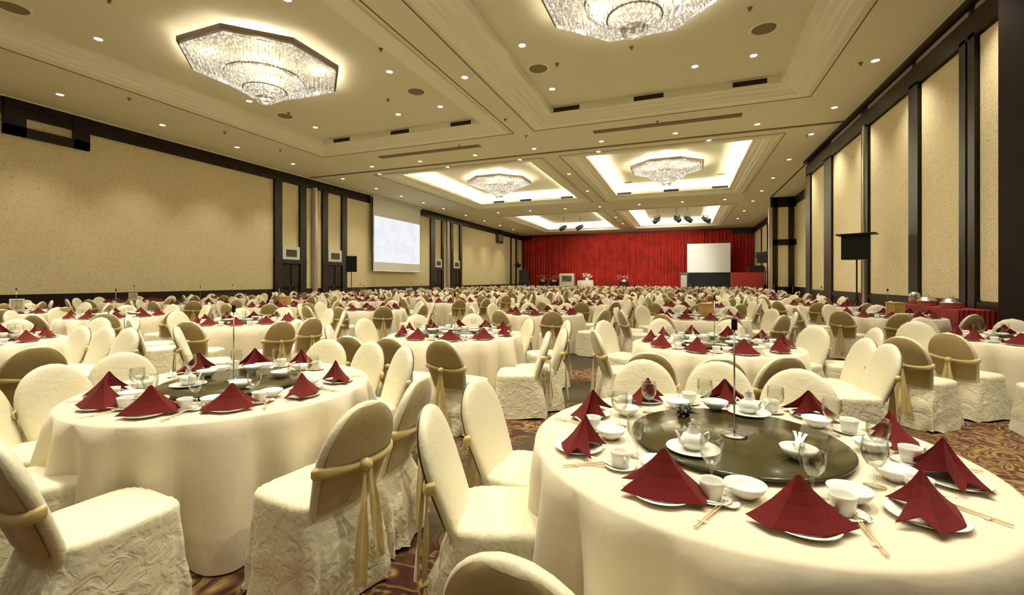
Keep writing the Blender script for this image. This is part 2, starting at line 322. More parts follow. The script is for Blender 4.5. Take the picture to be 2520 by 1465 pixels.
# ------------------------------------------------------------------ chandeliers
def chandelier(x, y, label, z=7.58, s=1.0, big=False):
    c = thing('crystal_chandelier', label, 'chandelier', (x, y, 0))
    o8 = R(22.5)
    MB().lathe([(1.99,.05),(2.06,.05),(2.06,-.08),(1.95,-.08)], 8, (0,0,z), rot=o8).build('octagonal_frame','bronze_trim', c)
    MB().lathe([(1.97,-.06),(1.6,-.20),(1.2,-.32),(.95,-.38)], 8, (0,0,z), rot=o8).build('crystal_tray','crystal_tray', c)
    MB().lathe([(1.975,-.10),(1.99,-.14),(1.95,-.15),(1.93,-.10)], 8, (0,0,z), rot=o8).build('tray_edge','crystal_tier', c)
    MB().lathe([(.98,-.34),(1.03,-.345),(1.03,-.37),(.98,-.375)], 24, (0,0,z)).build('tier_ring','bronze_trim', c)
    MB().lathe([(1.0,-.38),(.98,-.50),(.80,-.62),(.54,-.70)], 24, (0,0,z)).build('upper_tier','crystal_tier', c, smooth=True)
    MB().lathe([(.52,-.67),(.57,-.675),(.57,-.70),(.52,-.705)], 24, (0,0,z)).build('tier_ring','bronze_trim', c)
    MB().lathe([(.54,-.70),(.52,-.80),(.42,-.88),(.28,-.93)], 24, (0,0,z)).build('lower_tier','crystal_tier', c, smooth=True)
    MB().lathe([(.28,-.93),(.25,-1.0),(.15,-1.06),(.03,-1.08)], 20, (0,0,z), cap1=True).build('bottom_bowl','crystal_tray', c, smooth=True)
    # hanging crystal drops on the tray slopes
    for tier, (r0, r1, za, zb, seg, rows) in (('tray_drops',(1.88,1.02,-.12,-.40,8,7)),('tier_drops',(.97,.56,-.52,-.72,24,3))):
        b = MB()
        for k in range(rows):
            f = (k+.5)/rows; rr = r0+(r1-r0)*f; zz = za+(zb-za)*f
            n = int(2*math.pi*rr/.085)
            for j in range(n):
                a = 2*math.pi*j/n
                rq = rr
                if seg == 8: rq = rr*math.cos(R(22.5))/math.cos(((a) % R(45))-R(22.5)) if False else rr*math.cos(R(22.5))/max(.92, math.cos(((a+R(22.5)) % R(45))-R(22.5)))
                px, py = rq*math.cos(a), rq*math.sin(a); q = .018
                b.add([(px-q,py,zz),(px,py-q,zz),(px+q,py,zz),(px,py+q,zz),(px,py,zz+.05),(px,py,zz-.08)], [(0,1,4),(1,2,4),(2,3,4),(3,0,4),(1,0,5),(2,1,5),(3,2,5),(0,3,5)], Matrix.Translation((0,0,z)))
        o = b.build('crystal_drops','crystal_tier', c); o['kind'] = 'stuff'
    MB().lathe([(.10,.10),(.10,.62)], 12, (0,0,z)).build('ceiling_mount','bronze_trim', c)
    lamp('chandelier_lamp','POINT',(0,0,z-.25), K_CHAND, (1,.9,.68), c, shadow_soft_size=.18)
    for k in range(4):
        lamp('chandelier_lamp','POINT',(1.35*math.cos(k*R(90)+.78),1.35*math.sin(k*R(90)+.78),z-.12), K_CHAND*.3, (1,.9,.68), c, shadow_soft_size=.08)
    return c
chandelier(-11.1, 9.4, 'octagonal crystal chandelier in the near left coffer')
chandelier(-.95, 9.5, 'octagonal crystal chandelier in the near right coffer, cut by the top edge')
chandelier(-11.1, 26.7, 'octagonal crystal chandelier in the middle left coffer', 7.85)
chandelier(-.9, 26.6, 'octagonal crystal chandelier in the middle right coffer', 7.85)

# ------------------------------------------------------------------ ceiling fittings
dl_ring = MB().lathe([(.085,.0),(.13,-.006),(.135,0),(.13,.004)], 16).mesh('trim_ring','white_paint')
dl_lens = MB().lathe([(.088,-.002),(.05,-.004),(.001,-.005)], 16).mesh('lens','lamp_glow')
DL = []
for x in (-18.2,):
    for y in (2,5,8.05,11.0,14.0,17.0,20.5,23.5,26.2,29,32,36,40,44,48): DL.append((x,y,H,'in the left aisle ceiling'))
for x in (4.72,):
    for y in (1,4,7.5,11,14.5,17.95,20.9,24.9,29.1,33,37,42,47): DL.append((x,y,H,'in the right aisle ceiling'))
for x in (-14.87,-12.02,-9.05,-6.17,-3.22,-.31,2.55): DL.append((x,18.85,H,'in the first cross beam'))
for y in (3.0,.6,-2.0,-6.0,-10.0):  # rows out of view, added as fill light for the near tables
    for x in (-14.87,-12.02,-9.05,-6.17,-3.22,-.31,2.55): DL.append((x,y,H,'added above the front tables'))
for x in (-15.5,-11.3,-7.37,-3.6,.97): DL.append((x,20.3,H,'behind the ceiling track'))
for x in (-14.9,-12,-9,-6.2,-3.2,-.1,2.75): DL.append((x,35.6,H,'in the second cross beam'))
for x in (-5.85,):
    for y in (2.5,7,11.5,24,29,42,47): DL.append((x,y,H,'in the centre beam'))
for (x,y) in ((-14.1,7.0),(-14.1,11.3),(-14.0,14.2),(-10,14.2),(-8.15,14.1),(-8.2,11.2),(-14.1,5),(-8.2,7.5),(-8.2,5),(-11,5)): DL.append((x,y,H+.42,'in the near left coffer'))
for (x,y) in ((-4.0,11.2),(-4.0,14.1),(.3,14.1),(1.8,14.0),(-4.0,8),(-4,5),(.4,5),(2.4,6),(2.6,9.5)): DL.append((x,y,H+.42,'in the near right coffer'))
d0 = None; cnt = {}
NTH = ['first','second','third','fourth','fifth','sixth','seventh','eighth','ninth','tenth','eleventh','twelfth','thirteenth','fourteenth','fifteenth']
for (x,y,z,wh) in DL:
    cnt[wh] = cnt.get(wh,0)+1; k_ = cnt[wh]-1
    if 'above the front' in wh: lab = 'unseen fill downlight, %s from left in row %s %s' % (NTH[k_ % 7], NTH[k_//7], wh)
    elif 'aisle' in wh or 'centre' in wh: lab = 'round recessed downlight, %s from the near end, %s' % (NTH[k_], wh)
    elif 'beam' in wh or 'behind' in wh: lab = 'round recessed downlight, %s from the left, %s' % (NTH[k_], wh)
    else: lab = 'round recessed downlight %s, near its %s' % (wh, ('left edge' if abs(x-(-11 if x < -6 else -.85)) > 1.9 and x < (-11 if x < -6 else -.85) else 'right edge' if x > (-11 if x < -6 else -.85)+1.4 else 'middle')+(' far end' if y > 13 else ' upper part' if y > 9 else ' near end'))
    if 'coffer' in wh: lab += ', %s lamp' % NTH[k_]
    gr = 'downlights '+wh
    if d0 is None:
        d0 = thing('recessed_downlight', lab, 'downlight', (x,y,z-.001), 0, gr); obj('trim_ring', dl_ring, d0); obj('lens', dl_lens, d0); d = d0
    else: d = dup(d0, (x,y,z-.001), 0, lab, gr)
    l = lamp('spot_lamp','SPOT',(x,y,z-.03), K_SPOT*(1 if x>-18 and x<4.5 else .8)*(.30 if y < 1 else 1.7 if y == 3.0 else 1), WARM, None, spot_size=R(104 if abs(x+18.2)>.1 else 84), spot_blend=.85, shadow_soft_size=.07)
spk = MB().lathe([(.001,-.02),(.2,-.02),(.26,-.012),(.27,0)], 20).mesh('speaker_grille','grille_metal')
rim = MB().lathe([(.27,0),(.29,-.015),(.33,-.008),(.34,0)], 20).mesh('grille_rim','plaster_trim')
s0 = None
for (x,y,z,wh) in ((-14.3,5.5,H+.42,'near left coffer, by the frame edge'),(-8.25,12.7,H+.42,'near left coffer, right side'),(-14.1,12.8,H+.42,'near left coffer, left side'),(-4.0,12.6,H+.42,'near right coffer, left side'),(1.85,12.6,H+.42,'near right coffer, right side'),
    (-3.6,22.6,H+.75,'middle right coffer, near left corner'),(2.2,22.8,H+.75,'middle right coffer, near right corner'),(2.2,30.5,H+.75,'middle right coffer, far right corner'),(-3.5,30.8,H+.75,'middle right coffer, far left corner'),(-7.9,22.0,H+.75,'middle left coffer, near right corner')):
    lab = 'round ceiling speaker grille in the '+wh
    if s0 is None:
        s0 = thing('ceiling_speaker', lab, 'ceiling speaker', (x,y,z)); obj('speaker_grille', spk, s0); obj('grille_rim', rim, s0)
    else: dup(s0, (x,y,z), 0, lab)
# sprinklers
spr = MB().lathe([(.06,0),(.055,-.015),(.02,-.03),(.02,-.06),(.04,-.065),(.04,-.07),(.001,-.072)], 10).mesh('sprinkler_head','grille_metal')
for k, (x,y,z) in enumerate([(-11.9,6.1,H+.42),(-8.9,6.2,H+.42),(-7.6,10,H+.42),(-13.2,9.9,H+.42),(-13.7,12.6,H+.42),(-9.5,12.9,H+.42),(-1.3,12.3,H+.42),(-3.4,12.5,H+.42),(1.4,11.5,H+.42),(1.6,7.5,H+.42),(-4.1,7,H+.42),(-6,15,H),(-5.9,17,H),(-.9,17.2,H),(4.4,14.5,H),(4.5,9.3,H),(4.6,21,H),(-9,17.2,H),(-16.8,12.4,H),(-16.8,15,H),(-16.5,9,H)]):
    ins = z > H+.1
    thing('fire_sprinkler', 'small metal sprinkler head, '+('near left edge of the near left coffer','near the top edge, right of the left chandelier','right of the near left chandelier','left of the near left chandelier','in the far left part of the near left coffer','below right of the near left chandelier','below the near right chandelier','below left of the near right chandelier','right of the near right chandelier','near the top edge, right of the right chandelier','left side of the near right coffer','on the centre beam, nearer','on the centre beam beside the grille','in the cross beam above the right grille','in the right aisle ceiling, middle','in the right aisle ceiling, nearest','in the right aisle ceiling, farthest','in the cross beam above the left grille','in the left aisle ceiling, middle','in the left aisle ceiling, farthest','in the left aisle ceiling, nearest')[k], 'sprinkler', (x,y,z), 0, 'sprinklers in the near coffers' if ins else 'sprinklers in the flat ceiling', spr)
# slot vents on the far risers of the coffers
def vent(x, y, z, wd, label, group=None):
    v = thing('slot_vent', label, 'air vent', (x,y,z), 0, group)
    MB().box(-wd/2-.05,wd/2+.05,-.025,.0,-.10,-.08).box(-wd/2-.05,wd/2+.05,-.025,.0,.08,.10).box(-wd/2-.05,-wd/2,-.025,0,-.08,.08).box(wd/2,wd/2+.05,-.025,0,-.08,.08).build('vent_frame','plaster_trim', v)
    MB().box(-wd/2,wd/2,-.012,0,-.08,.08).build('vent_slot','vent_dark', v)
for (x,wh) in ((-13.9,'left'),(-10.9,'middle'),(-8.1,'right')): vent(x, 15.6, H+.30, .9, 'dark slot vent on the near left coffer far edge, %s one' % wh)
for (x,wh) in ((-3.9,'left'),(-1.1,'middle'),(1.9,'right')): vent(x, 15.6, H+.30, .95, 'dark slot vent on the near right coffer far edge, %s one' % wh)
for (x,wh) in ((-13.4,'left'),(-11.2,'middle'),(-8.0,'right')): vent(x, 32.18, H+.27, .9, 'dark slot vent on the middle left coffer far edge, %s one' % wh)
for (x,wh) in ((-3.9,'left'),(-.8,'middle'),(2.2,'right')): vent(x, 32.18, H+.27, .95, 'dark slot vent on the middle right coffer far edge, %s one' % wh)
# long plaster grilles between the coffer rows
for x0, x1, wh in ((-13.4,-8.2,'left'),(-3.3,1.9,'right')):
    g = thing('ceiling_grille', 'long faint ceiling grille in the first cross beam, %s one' % wh, 'air vent', (0,17.55,H))
    MB().box(x0,x1,-.17,-.15,-.02,0).box(x0,x1,.15,.17,-.02,0).box(x0,x0+.02,-.17,.17,-.02,0).box(x1-.02,x1,-.17,.17,-.02,0).build('grille_frame','grille_metal', g)
    for k in range(4): MB().box(x0+.02,x1-.02,-.10+k*.06,-.085+k*.06,-.012,0).build('slat','grille_metal', g)
# stage spotlights under the far coffers
def stage_light(x, y, rz, label):
    s = thing('stage_spotlight', label, 'stage light', (x,y,6.95), rz)
    MB().tube([(0,0,1.12),(0,0,.35)], .02, 8).build('hanging_rod','black_metal', s)
    MB().box(-.30,-.26,-.04,.04,-.15,.35).box(.26,.30,-.04,.04,-.15,.35).box(-.30,.30,-.04,.04,.31,.35).build('yoke','black_metal', s)
    MB().tube([(0,.32,.16),(0,.05,.02),(0,-.40,-.20)], [.16,.22,.24], 14).build('lamp_housing','black_metal', s, smooth=True)
    l = lamp('stage_lamp','SPOT',(0,.40,.2), 1000, (1,.95,.85), s, spot_size=R(75), spot_blend=.7, shadow_soft_size=.12); l.rotation_euler = (R(68),0,-rz*.6)
for x, y, a, wh in ((-2.25,42.5,-.5,'far right coffer, leftmost'),(-.6,42.3,.6,'far right coffer, second from the left'),(.3,42.8,.8,'far right coffer, second from the right'),(1.8,43.6,.9,'far right coffer, rightmost'),(-11.6,45.2,-.7,'far left coffer, left one'),(-9.9,45.4,-.7,'far left coffer, right one')):
    stage_light(x, y, a, 'black stage spotlight under the '+wh)
# ------------------------------------------------------------------ screens, speakers, far stage items
s = thing('projection_screen', 'large projection screen hanging on the left wall with a pale picture', 'projection screen', (XL+.35, 27.9, 0))
MB().box(-.02,.0,-2.9,2.9,2.15,7.25).build('screen_fabric','screen_white', s)
MB().box(-.05,-.021,-2.97,-2.86,2.1,7.25).box(-.05,-.021,2.86,2.97,2.1,7.25).build('screen_border','black_metal', s)
MB().box(.001,.006,-2.8,2.8,2.75,5.9).build('projected_picture','projected_light', s)
MB().tube([(-.01,-2.95,2.14),(-.01,2.95,2.14)], .045, 8).build('bottom_bar','white_paint', s)
MB().box(-.15,.12,-3.0,3.0,7.12,7.29).build('screen_case','white_paint', s)
s = thing('stage_screen', 'white projection screen on black frame before the red curtain', 'projection screen', (2.5, 53.2, 0))
MB().box(-2.15,2.15,-.02,.02,2.35,5.5).build('screen_fabric','screen_white', s); MB().box(-2.2,2.2,.02,.06,2.28,5.56).build('screen_frame','black_metal', s)
for q in (-2.1,2.1): MB().box(q-.04,q+.04,.0,.08,0,2.4).box(q-.04,q+.04,-.5,.5,0,.06).build('leg','black_metal', s)
MB().box(-2.2,2.2,.07,.09,.3,2.3).build('screen_skirt','speaker_cone', s)
def pa_speaker(x, y, rz, label, w=.46, h=.75, zb=2.12, plate=True):
    st = thing('speaker_stand', 'black tripod stand under the '+label, 'speaker stand', (x,y,0), rz)
    MB().tube([(0,0,.25),(0,0,zb)], .022, 10).build('pole','black_metal', st)
    for k in range(3):
        a = k*R(120)+.5
        MB().tube([(0,0,.95),(.55*math.cos(a),.55*math.sin(a),.02)], .016, 6).tube([(0,0,.4),(.3*math.cos(a),.3*math.sin(a),.45)], .01, 6).build('leg','black_metal', st)
    MB().lathe([(.04,.9),(.04,1.0)], 10, cap0=True, cap1=True).build('collar','black_metal', st)
    c = thing('pa_speaker', label, 'loudspeaker', (x,y,zb), rz)
    t = w*.62
    MB().add([(-w/2,-.22,.0),(w/2,-.22,.0),(t/2,.26,.0),(-t/2,.26,.0),(-w/2,-.22,h),(w/2,-.22,h),(t/2,.26,h),(-t/2,.26,h)], [(0,3,2,1),(4,5,6,7),(0,1,5,4),(1,2,6,5),(2,3,7,6),(3,0,4,7)]).build('cabinet','black_metal', c)
    MB().box(-w/2+.02,w/2-.02,-.235,-.22,.03,h-.03).build('grille','speaker_cone', c)
    if plate: MB().box(-w/2-.13,w/2+.13,-.28,.3,h,h+.035).build('top_board','black_metal', c)
    MB().lathe([(.03,-.02),(.03,0)], 10).build('pole_socket','black_metal', c)
pa_speaker(4.85, 16.3, R(-25), 'black loudspeaker by the right wall', w=.70, h=.74, zb=2.12)
pa_speaker(-18.7, 21.8, R(40), 'black loudspeaker by the left wall beside the big screen', w=.62, h=.95, zb=2.0, plate=False)
c = thing('speaker_stack', 'tall black loudspeaker stack in the far left corner', 'loudspeaker', (-17.8, 50.5, 0), R(15))
MB().box(-.6,.6,-.4,.4,0,1.4).build('subwoofer','black_metal', c); MB().box(-.55,.55,-.38,.4,1.42,2.7).build('cabinet','speaker_cone', c); MB().box(-.2,.2,-.2,.2,2.7,2.95).build('horn','black_metal', c)
# pole with small lamp near far left corner
def hang_lamp(x, y, z, label):
    t = thing('hanging_lamp', label, 'lamp', (x,y,0)); MB().tube([(0,0,z+.2),(0,0,H)], .03, 8).build('rod','black_metal', t)
    MB().lathe([(.06,z+.4),(.10,z+.25),(.5,z),(.2,z-.25),(.02,z-.3)], 12).build('lamp_shade','black_metal', t)
hang_lamp(-18.6, 50.5, 3.3, 'black lamp on a long rod beside the far left corner')
t = thing('wall_monitor', 'small dark framed monitor high on the left wall near the curtain', 'monitor', (XL+.25, 47.6, 6.3)); MB().box(-.1,.1,-.75,.75,-.55,.5).build('monitor_case','sign_dark', t); MB().box(.1,.12,-.55,.55,-.3,.4).build('monitor_face','pale_metal', t); MB().box(-.05,.05,-.08,.08,.5,1.0).build('bracket','black_metal', t)
def white_stand(x, y, label):
    t = thing('white_display_stand', label, 'display stand', (x,y,0)); MB().box(-.85,.85,-.3,.3,0,1.3).build('stand_body','white_paint', t)
    MB().box(-.85,-.6,-.25,.25,1.3,2.3).box(.6,.85,-.25,.25,1.3,2.3).box(-.6,.6,-.25,.25,2.0,2.3).box(-.6,.6,.15,.25,1.3,2.0).build('stand_frame','white_paint', t); MB().box(-.5,.5,-.1,.1,1.45,1.85).build('dark_box','sign_dark', t)
white_stand(-12.8, 51.5, 'white framed display stand with a dark slot before the red curtain')
def flowers(x, y, z, r_, m, label, n=26):
    t = thing('flower_arrangement', label, 'flowers', (x,y,z)); MB().lathe([(r_*.3,0),(r_*.4,.15),(r_*.25,.28)], 12, cap0=True).build('vase','porcelain', t)
    b = MB(); b2 = MB()
    for k in range(n):
        a = random.uniform(0,6.28); q = random.uniform(0,1)**.5*r_; zz = .28+random.uniform(0,.6)*r_*1.3
        b2.tube([(0,0,.2),(q*.6*math.cos(a),q*.6*math.sin(a),zz*.7),(q*math.cos(a),q*math.sin(a),zz)], .012, 4)
        b.lathe([(.01,-.05),(.07,-.02),(.09,.03),(.03,.06)], 7, (q*math.cos(a),q*math.sin(a),zz), cap1=True)
    o = b.build('blooms', m, t, smooth=True); o['kind']='stuff'; o = b2.build('stems','leaf_dark', t); o['kind']='stuff'
t = thing('draped_table', 'white draped table with flowers left of the stage centre', 'table', (-10.6,51.3,0)); MB().lathe([(.01,1.5),(.85,1.5),(.9,1.45),(1.0,.02)], 24).build('drape','screen_white', t, smooth=True); MB().lathe([(.8,1.2),(.8,1.48)], 12, cap1=True).build('tabletop','dark_wood', t)
flowers(-10.4, 51.3, 1.51, .6, 'screen_white', 'white flowers on the draped table by the red curtain')
for k, (x,y,lab) in enumerate(((-16.3,53.2,'pink flowers in a planter at the left foot of the curtain'),(-15.0,53.6,'low pink flowers second from the curtain left edge'),(-6.5,53.4,'small pink flowers before the middle of the curtain'))):
    p = thing('plant_pedestal', 'dark pedestal under the '+lab, 'pedestal', (x,y,0)); MB().box(-.5,.5,-.3,.3,0,1.3).build('pedestal_body','door_wood', p)
    flowers(x, y, 1.3, .7, 'flower_pink', lab)
t = thing('lectern', 'grey slim lectern in front of the stage screen', 'lectern', (-.0,50.5,0)); MB().box(-.3,.3,-.25,.25,0,2.1).build('lectern_body','pale_metal', t); MB().add([(-.45,-.35,2.1),(.45,-.35,2.1),(.45,.35,2.3),(-.45,.35,2.3),(-.45,-.35,2.15),(.45,-.35,2.15),(.45,.35,2.35),(-.45,.35,2.35)], [(0,3,2,1),(4,5,6,7),(0,1,5,4),(1,2,6,5),(2,3,7,6),(3,0,4,7)]).build('slanted_top','sign_dark', t)
t = thing('stage_cabinet', 'low dark cabinet below the stage screen', 'cabinet', (2.5,51.8,0)); MB().box(-1.9,1.9,-.4,.4,0,1.7).build('cabinet_body','speaker_cone', t); MB().box(-1.95,1.95,-.45,.45,1.7,1.76).build('cabinet_top','black_metal', t)
t = thing('red_booth', 'red cloth-covered counter by the right end of the curtain', 'counter', (6.0,48.5,0)); MB().box(-1.7,1.05,-.5,.5,0,2.25).build('counter_cloth','red_cloth', t); MB().box(-.2,1.1,-.4,.4,2.25,2.9).build('equipment_rack','speaker_cone', t)
pa_speaker(6.4, 44.2, R(-30), 'dark loudspeaker beside the red counter', w=.8, h=.9, zb=3.0)
# buffet along the right wall
bt = thing('buffet_table', 'long buffet table in dark red cloth along the right wall', 'buffet table', (5.22,12.6,0))
MB().box(-.30,.30,-1.5,1.5,.88,.92).build('tabletop','red_cloth', bt)
b = MB(); n = 120; per = []
for k in range(n):
    q = k/n*4; sd = int(q); f = q-sd
    x, y = ((-.31+.62*f,-1.52),(.31,-1.52+3.04*f),(.31-.62*f,1.52),(-.31,1.52-3.04*f))[sd]
    per.append((x,y,.012*math.sin(k*1.7)))
b.rings([[(x*(1+w_*abs(x)),y+w_,z) for x,y,w_ in per] for z in (.93,.5,.02)]); b.build('table_skirt','red_cloth', bt)
def chafing(x, y, label):
    t = thing('chafing_dish', label, 'chafing dish', (x,y,.93)); MB().lathe([(.17,0),(.17,.08),(.19,.09),(.19,.11),(.17,.12),(.12,.18),(.03,.21)], 18, cap1=True).build('dish_lid','steel', t, smooth=True)
    MB().tube([(-.03,0,.21),(-.03,0,.24),(.03,0,.24),(.03,0,.21)], .006, 6).build('lid_handle','steel', t)
chafing(5.2, 12.0, 'round steel chafing dish at the near end of the buffet'); chafing(5.2, 13.0, 'round steel chafing dish in the middle of the buffet')
t = thing('beverage_urn', 'tall steel urn behind the chafing dishes on the buffet', 'urn', (5.2,13.6,.93)); MB().lathe([(.09,0),(.11,.03),(.11,.22),(.08,.27),(.02,.30)], 16, cap1=True).build('urn_body','steel', t, smooth=True); MB().tube([(-.11,0,.05),(-.15,0,.05)], .008, 6).build('tap','steel', t)

# ------------------------------------------------------------------ tablecloth
def cloth_mesh(seed, seg, rows, fmax=.20):
    rnd = random.Random(seed); b = MB(); ph = [(rnd.randint(8,10), rnd.uniform(0,6.3), .5), (rnd.randint(15,19), rnd.uniform(0,6.3), .55), (rnd.randint(24,29), rnd.uniform(0,6.3), .25), (5, rnd.uniform(0,6.3), .3)]
    rg = []
    for r_, z in ((.02,.762),(.45,.762),(.80,.762),(.885,.760),(.905,.750)):
        rg.append([(r_*math.cos(2*math.pi*j/seg), r_*math.sin(2*math.pi*j/seg), z) for j in range(seg)])
    for i in range(rows):
        t = (i+1)/rows; z = .745-(.735)*t; rr = []
        for j in range(seg):
            a = 2*math.pi*j/seg; f = sum(k*math.sin(n*a+p) for n, p, k in ph)
            n0, p0, k0 = ph[0]; f = .9*(abs(math.sin(n0*a+p0+.5*math.sin(3*a+p0)))-.62)*1.6*(.7+.3*math.sin(2*a+p0))+.4*f
            rad = .912+.04*t+fmax*.62*f*min(1,t*1.3)**.8; rr.append((rad*math.cos(a), rad*math.sin(a), z))
        rg.append(rr)
    b.rings(rg, cap0=True); return b.mesh('tablecloth','table_linen', True)
CL_HI = [cloth_mesh(3, 220, 10), cloth_mesh(11, 220, 10)]; CL_MED = [cloth_mesh(21+k, 96, 5) for k in range(3)]; CL_LO = [cloth_mesh(31, 48, 3)]
TOP = MB().lathe([(.01,.725),(.86,.725),(.87,.73),(.87,.752),(.86,.757),(.01,.757)], 32).mesh('tabletop','dark_wood')
LEG = MB().tube([(.35,0,.725),(.5,0,.02)], .02, 6).mesh('leg','steel')
def round_table(x, y, rz, label, group=None):
    t = thing('round_table', label, 'table', (x,y,0), rz, group); obj('tabletop', TOP, t)
    for k in range(4): obj('leg', LEG, t, (0,0,0), k*R(90)+.4)
    return t
# ------------------------------------------------------------------ chair
def sup(a, b, p, th):
    c, s_ = math.cos(th), math.sin(th); return (a*math.copysign(abs(c)**(2/p), c), b*math.copysign(abs(s_)**(2/p), s_))
BT = .93
def bw(z):      # half width of back
    if z < .66: return .185+.04*(z-.40)/.26
    q = (z-.66)/(BT-.66); return .225*math.sqrt(max(0,1-q**2.2))
def by(z): return -.20-.15*max(0,(z-.42))/.5*(1+.12*math.sin((z-.42)*6))
def chair_parts(seed, seg, srows, bz, bseg):
    rnd = random.Random(seed); b = MB(); ph = [(rnd.randint(6,8),rnd.uniform(0,6)),(rnd.randint(10,13),rnd.uniform(0,6)),(rnd.randint(17,21),rnd.uniform(0,6))]
    rg = []
    for k, z in ((.03,.490),(.5,.488),(.85,.482),(.96,.470),(1.0,.452),(1.0,.42)):
        rg.append([(*[q for q in (lambda P:(P[0],P[1]))(sup(.225*k,.225*k,5,2*math.pi*j/seg))], z+(.004*math.sin(j*2.1) if k>.9 else 0)) for j in range(seg)])
    for i in range(srows):
        t = (i+1)/srows; z = .42-.405*t; rr = []
        for j in range(seg):
            th = 2*math.pi*j/seg; x, y = sup(.225+.03*t, .225+.03*t, 5, th)
            f = sum(math.sin(n*th+p) for n, p in ph)*.010*t + .006*t*math.sin(3*t*5+th*4)
            m_ = 1+f/.24; y *= 1+(.30*min(1,t*2.5) if y < 0 else 0); rr.append((x*m_, y*m_, z+(.012*math.sin(5*th+seed) if i == srows-1 else 0)))
        rg.append(rr)
    b.rings(rg, cap0=True); seat = b.mesh('seat_cover','chair_cover', True)
    b = MB(); rg = []
    zs = [.30,.42]+[.42+(BT-.42)*(1-(1-k/bz)**1.6) for k in range(1,bz+1)]
    for z in zs:
        wv = max(bw(min(z,BT-1e-4)) if z > .4 else .185, .004); tk_ = .042*min(1,(wv/.2))**.6
        rg.append([(sup(wv,tk_,2.6,2*math.pi*j/bseg)[0], by(z)+sup(wv,tk_,2.6,2*math.pi*j/bseg)[1], z) for j in range(bseg)])
    b.rings(rg, cap1=True); back = b.mesh('back_cover','chair_cover', True)
    # rear satin panel that falls to the floor
    b = MB(); rg = []; nu = max(8, bseg//2)
    zs = [BT-.016-(BT-.5)*(k/bz)**1.3 for k in range(bz+1)]+[.44]
    for i, z in enumerate(zs):
        wf = bw(z); tk_ = .042*min(1,wf/.2)**.6; wv = wf*.91*(.9 if i == 0 else 1)
        rg.append([(wv*(2*j/nu-1), by(z)-tk_*max(0,1-(.91*abs(2*j/nu-1))**2.6)**(1/2.6)-.008, z) for j in range(nu+1)])
    b.rings(rg, closed=False); pan = b.mesh('back_panel','back_satin', True)
    # sash
    b = MB(); rg = []; zc = .655; n = max(12,bseg)
    for dz, off in ((-.028,.004),(-.012,.013),(.012,.013),(.028,.004),(.010,.006),(-.028,.004)):
        rr = []
        for j in range(n):
            th = R(172)+R(196)*j/(n-1); x, y = sup(bw(zc)+off, .052+off, 2.6, th); kk = 1-.45*max(0,-math.sin(th))**3
            rr.append((x, by(zc)+y-.004, zc-.02*max(0,-math.sin(th))**2+dz*kk+.01*math.sin(th*2)))
        rg.append(rr)
    b.rings(rg, closed=False)
    yk = by(zc)-.075
    b.lathe([(.005,-.03),(.028,-.018),(.032,0),(.028,.018),(.005,.03)], 8, (0,yk,zc-.02))
    band = b.mesh('sash_band','sash_fabric', True)
    b = MB()
    for sgn, L, wd in ((-1,.52,.055),(1,.46,.06)):
        rg = []; nr = 8 if seg > 20 else 3
        for i in range(nr+1):
            t = i/nr; z = zc-.03-L*t; xw = wd*(.25+.75*min(1,t*1.6)); x0_ = sgn*(.012+.05*t)
            rg.append([(x0_+xw*(q-.5)*1.2, yk-.012-.02*t+.010*math.sin(q*9+t*4+sgn)*(t+.2)-.004*sgn, z+.02*q*sgn*(t>.9)) for q in (0,.25,.5,.75,1)])
        b.rings(rg, closed=False)
    tails = b.mesh('sash_tails','sash_fabric', True)
    return (('seat_cover',seat),('back_cover',back),('back_panel',pan),('sash',band),('sash_tails',tails))
CH_HI = [chair_parts(1,72,9,14,28), chair_parts(5,72,9,14,28)]
CH_MED = [chair_parts(2,24,3,7,14), chair_parts(9,24,3,7,14)]
PROTO = {}
def chair(x, y, face, label, group, q):
    key = (q, random.randint(0,1)); rz = face-R(90)
    if key not in PROTO:
        t = thing('banquet_chair', label, 'chair', (x,y,0), rz, group)
        for nm, me in (CH_HI if q == 'hi' else CH_MED)[key[1]]:
            p = obj(nm, me, t)
            if nm == 'back_panel': p['label'] = 'darker beige satin back'
        PROTO[key] = t; return t
    t = dup(PROTO[key], (x,y,0), rz, label, group); return t
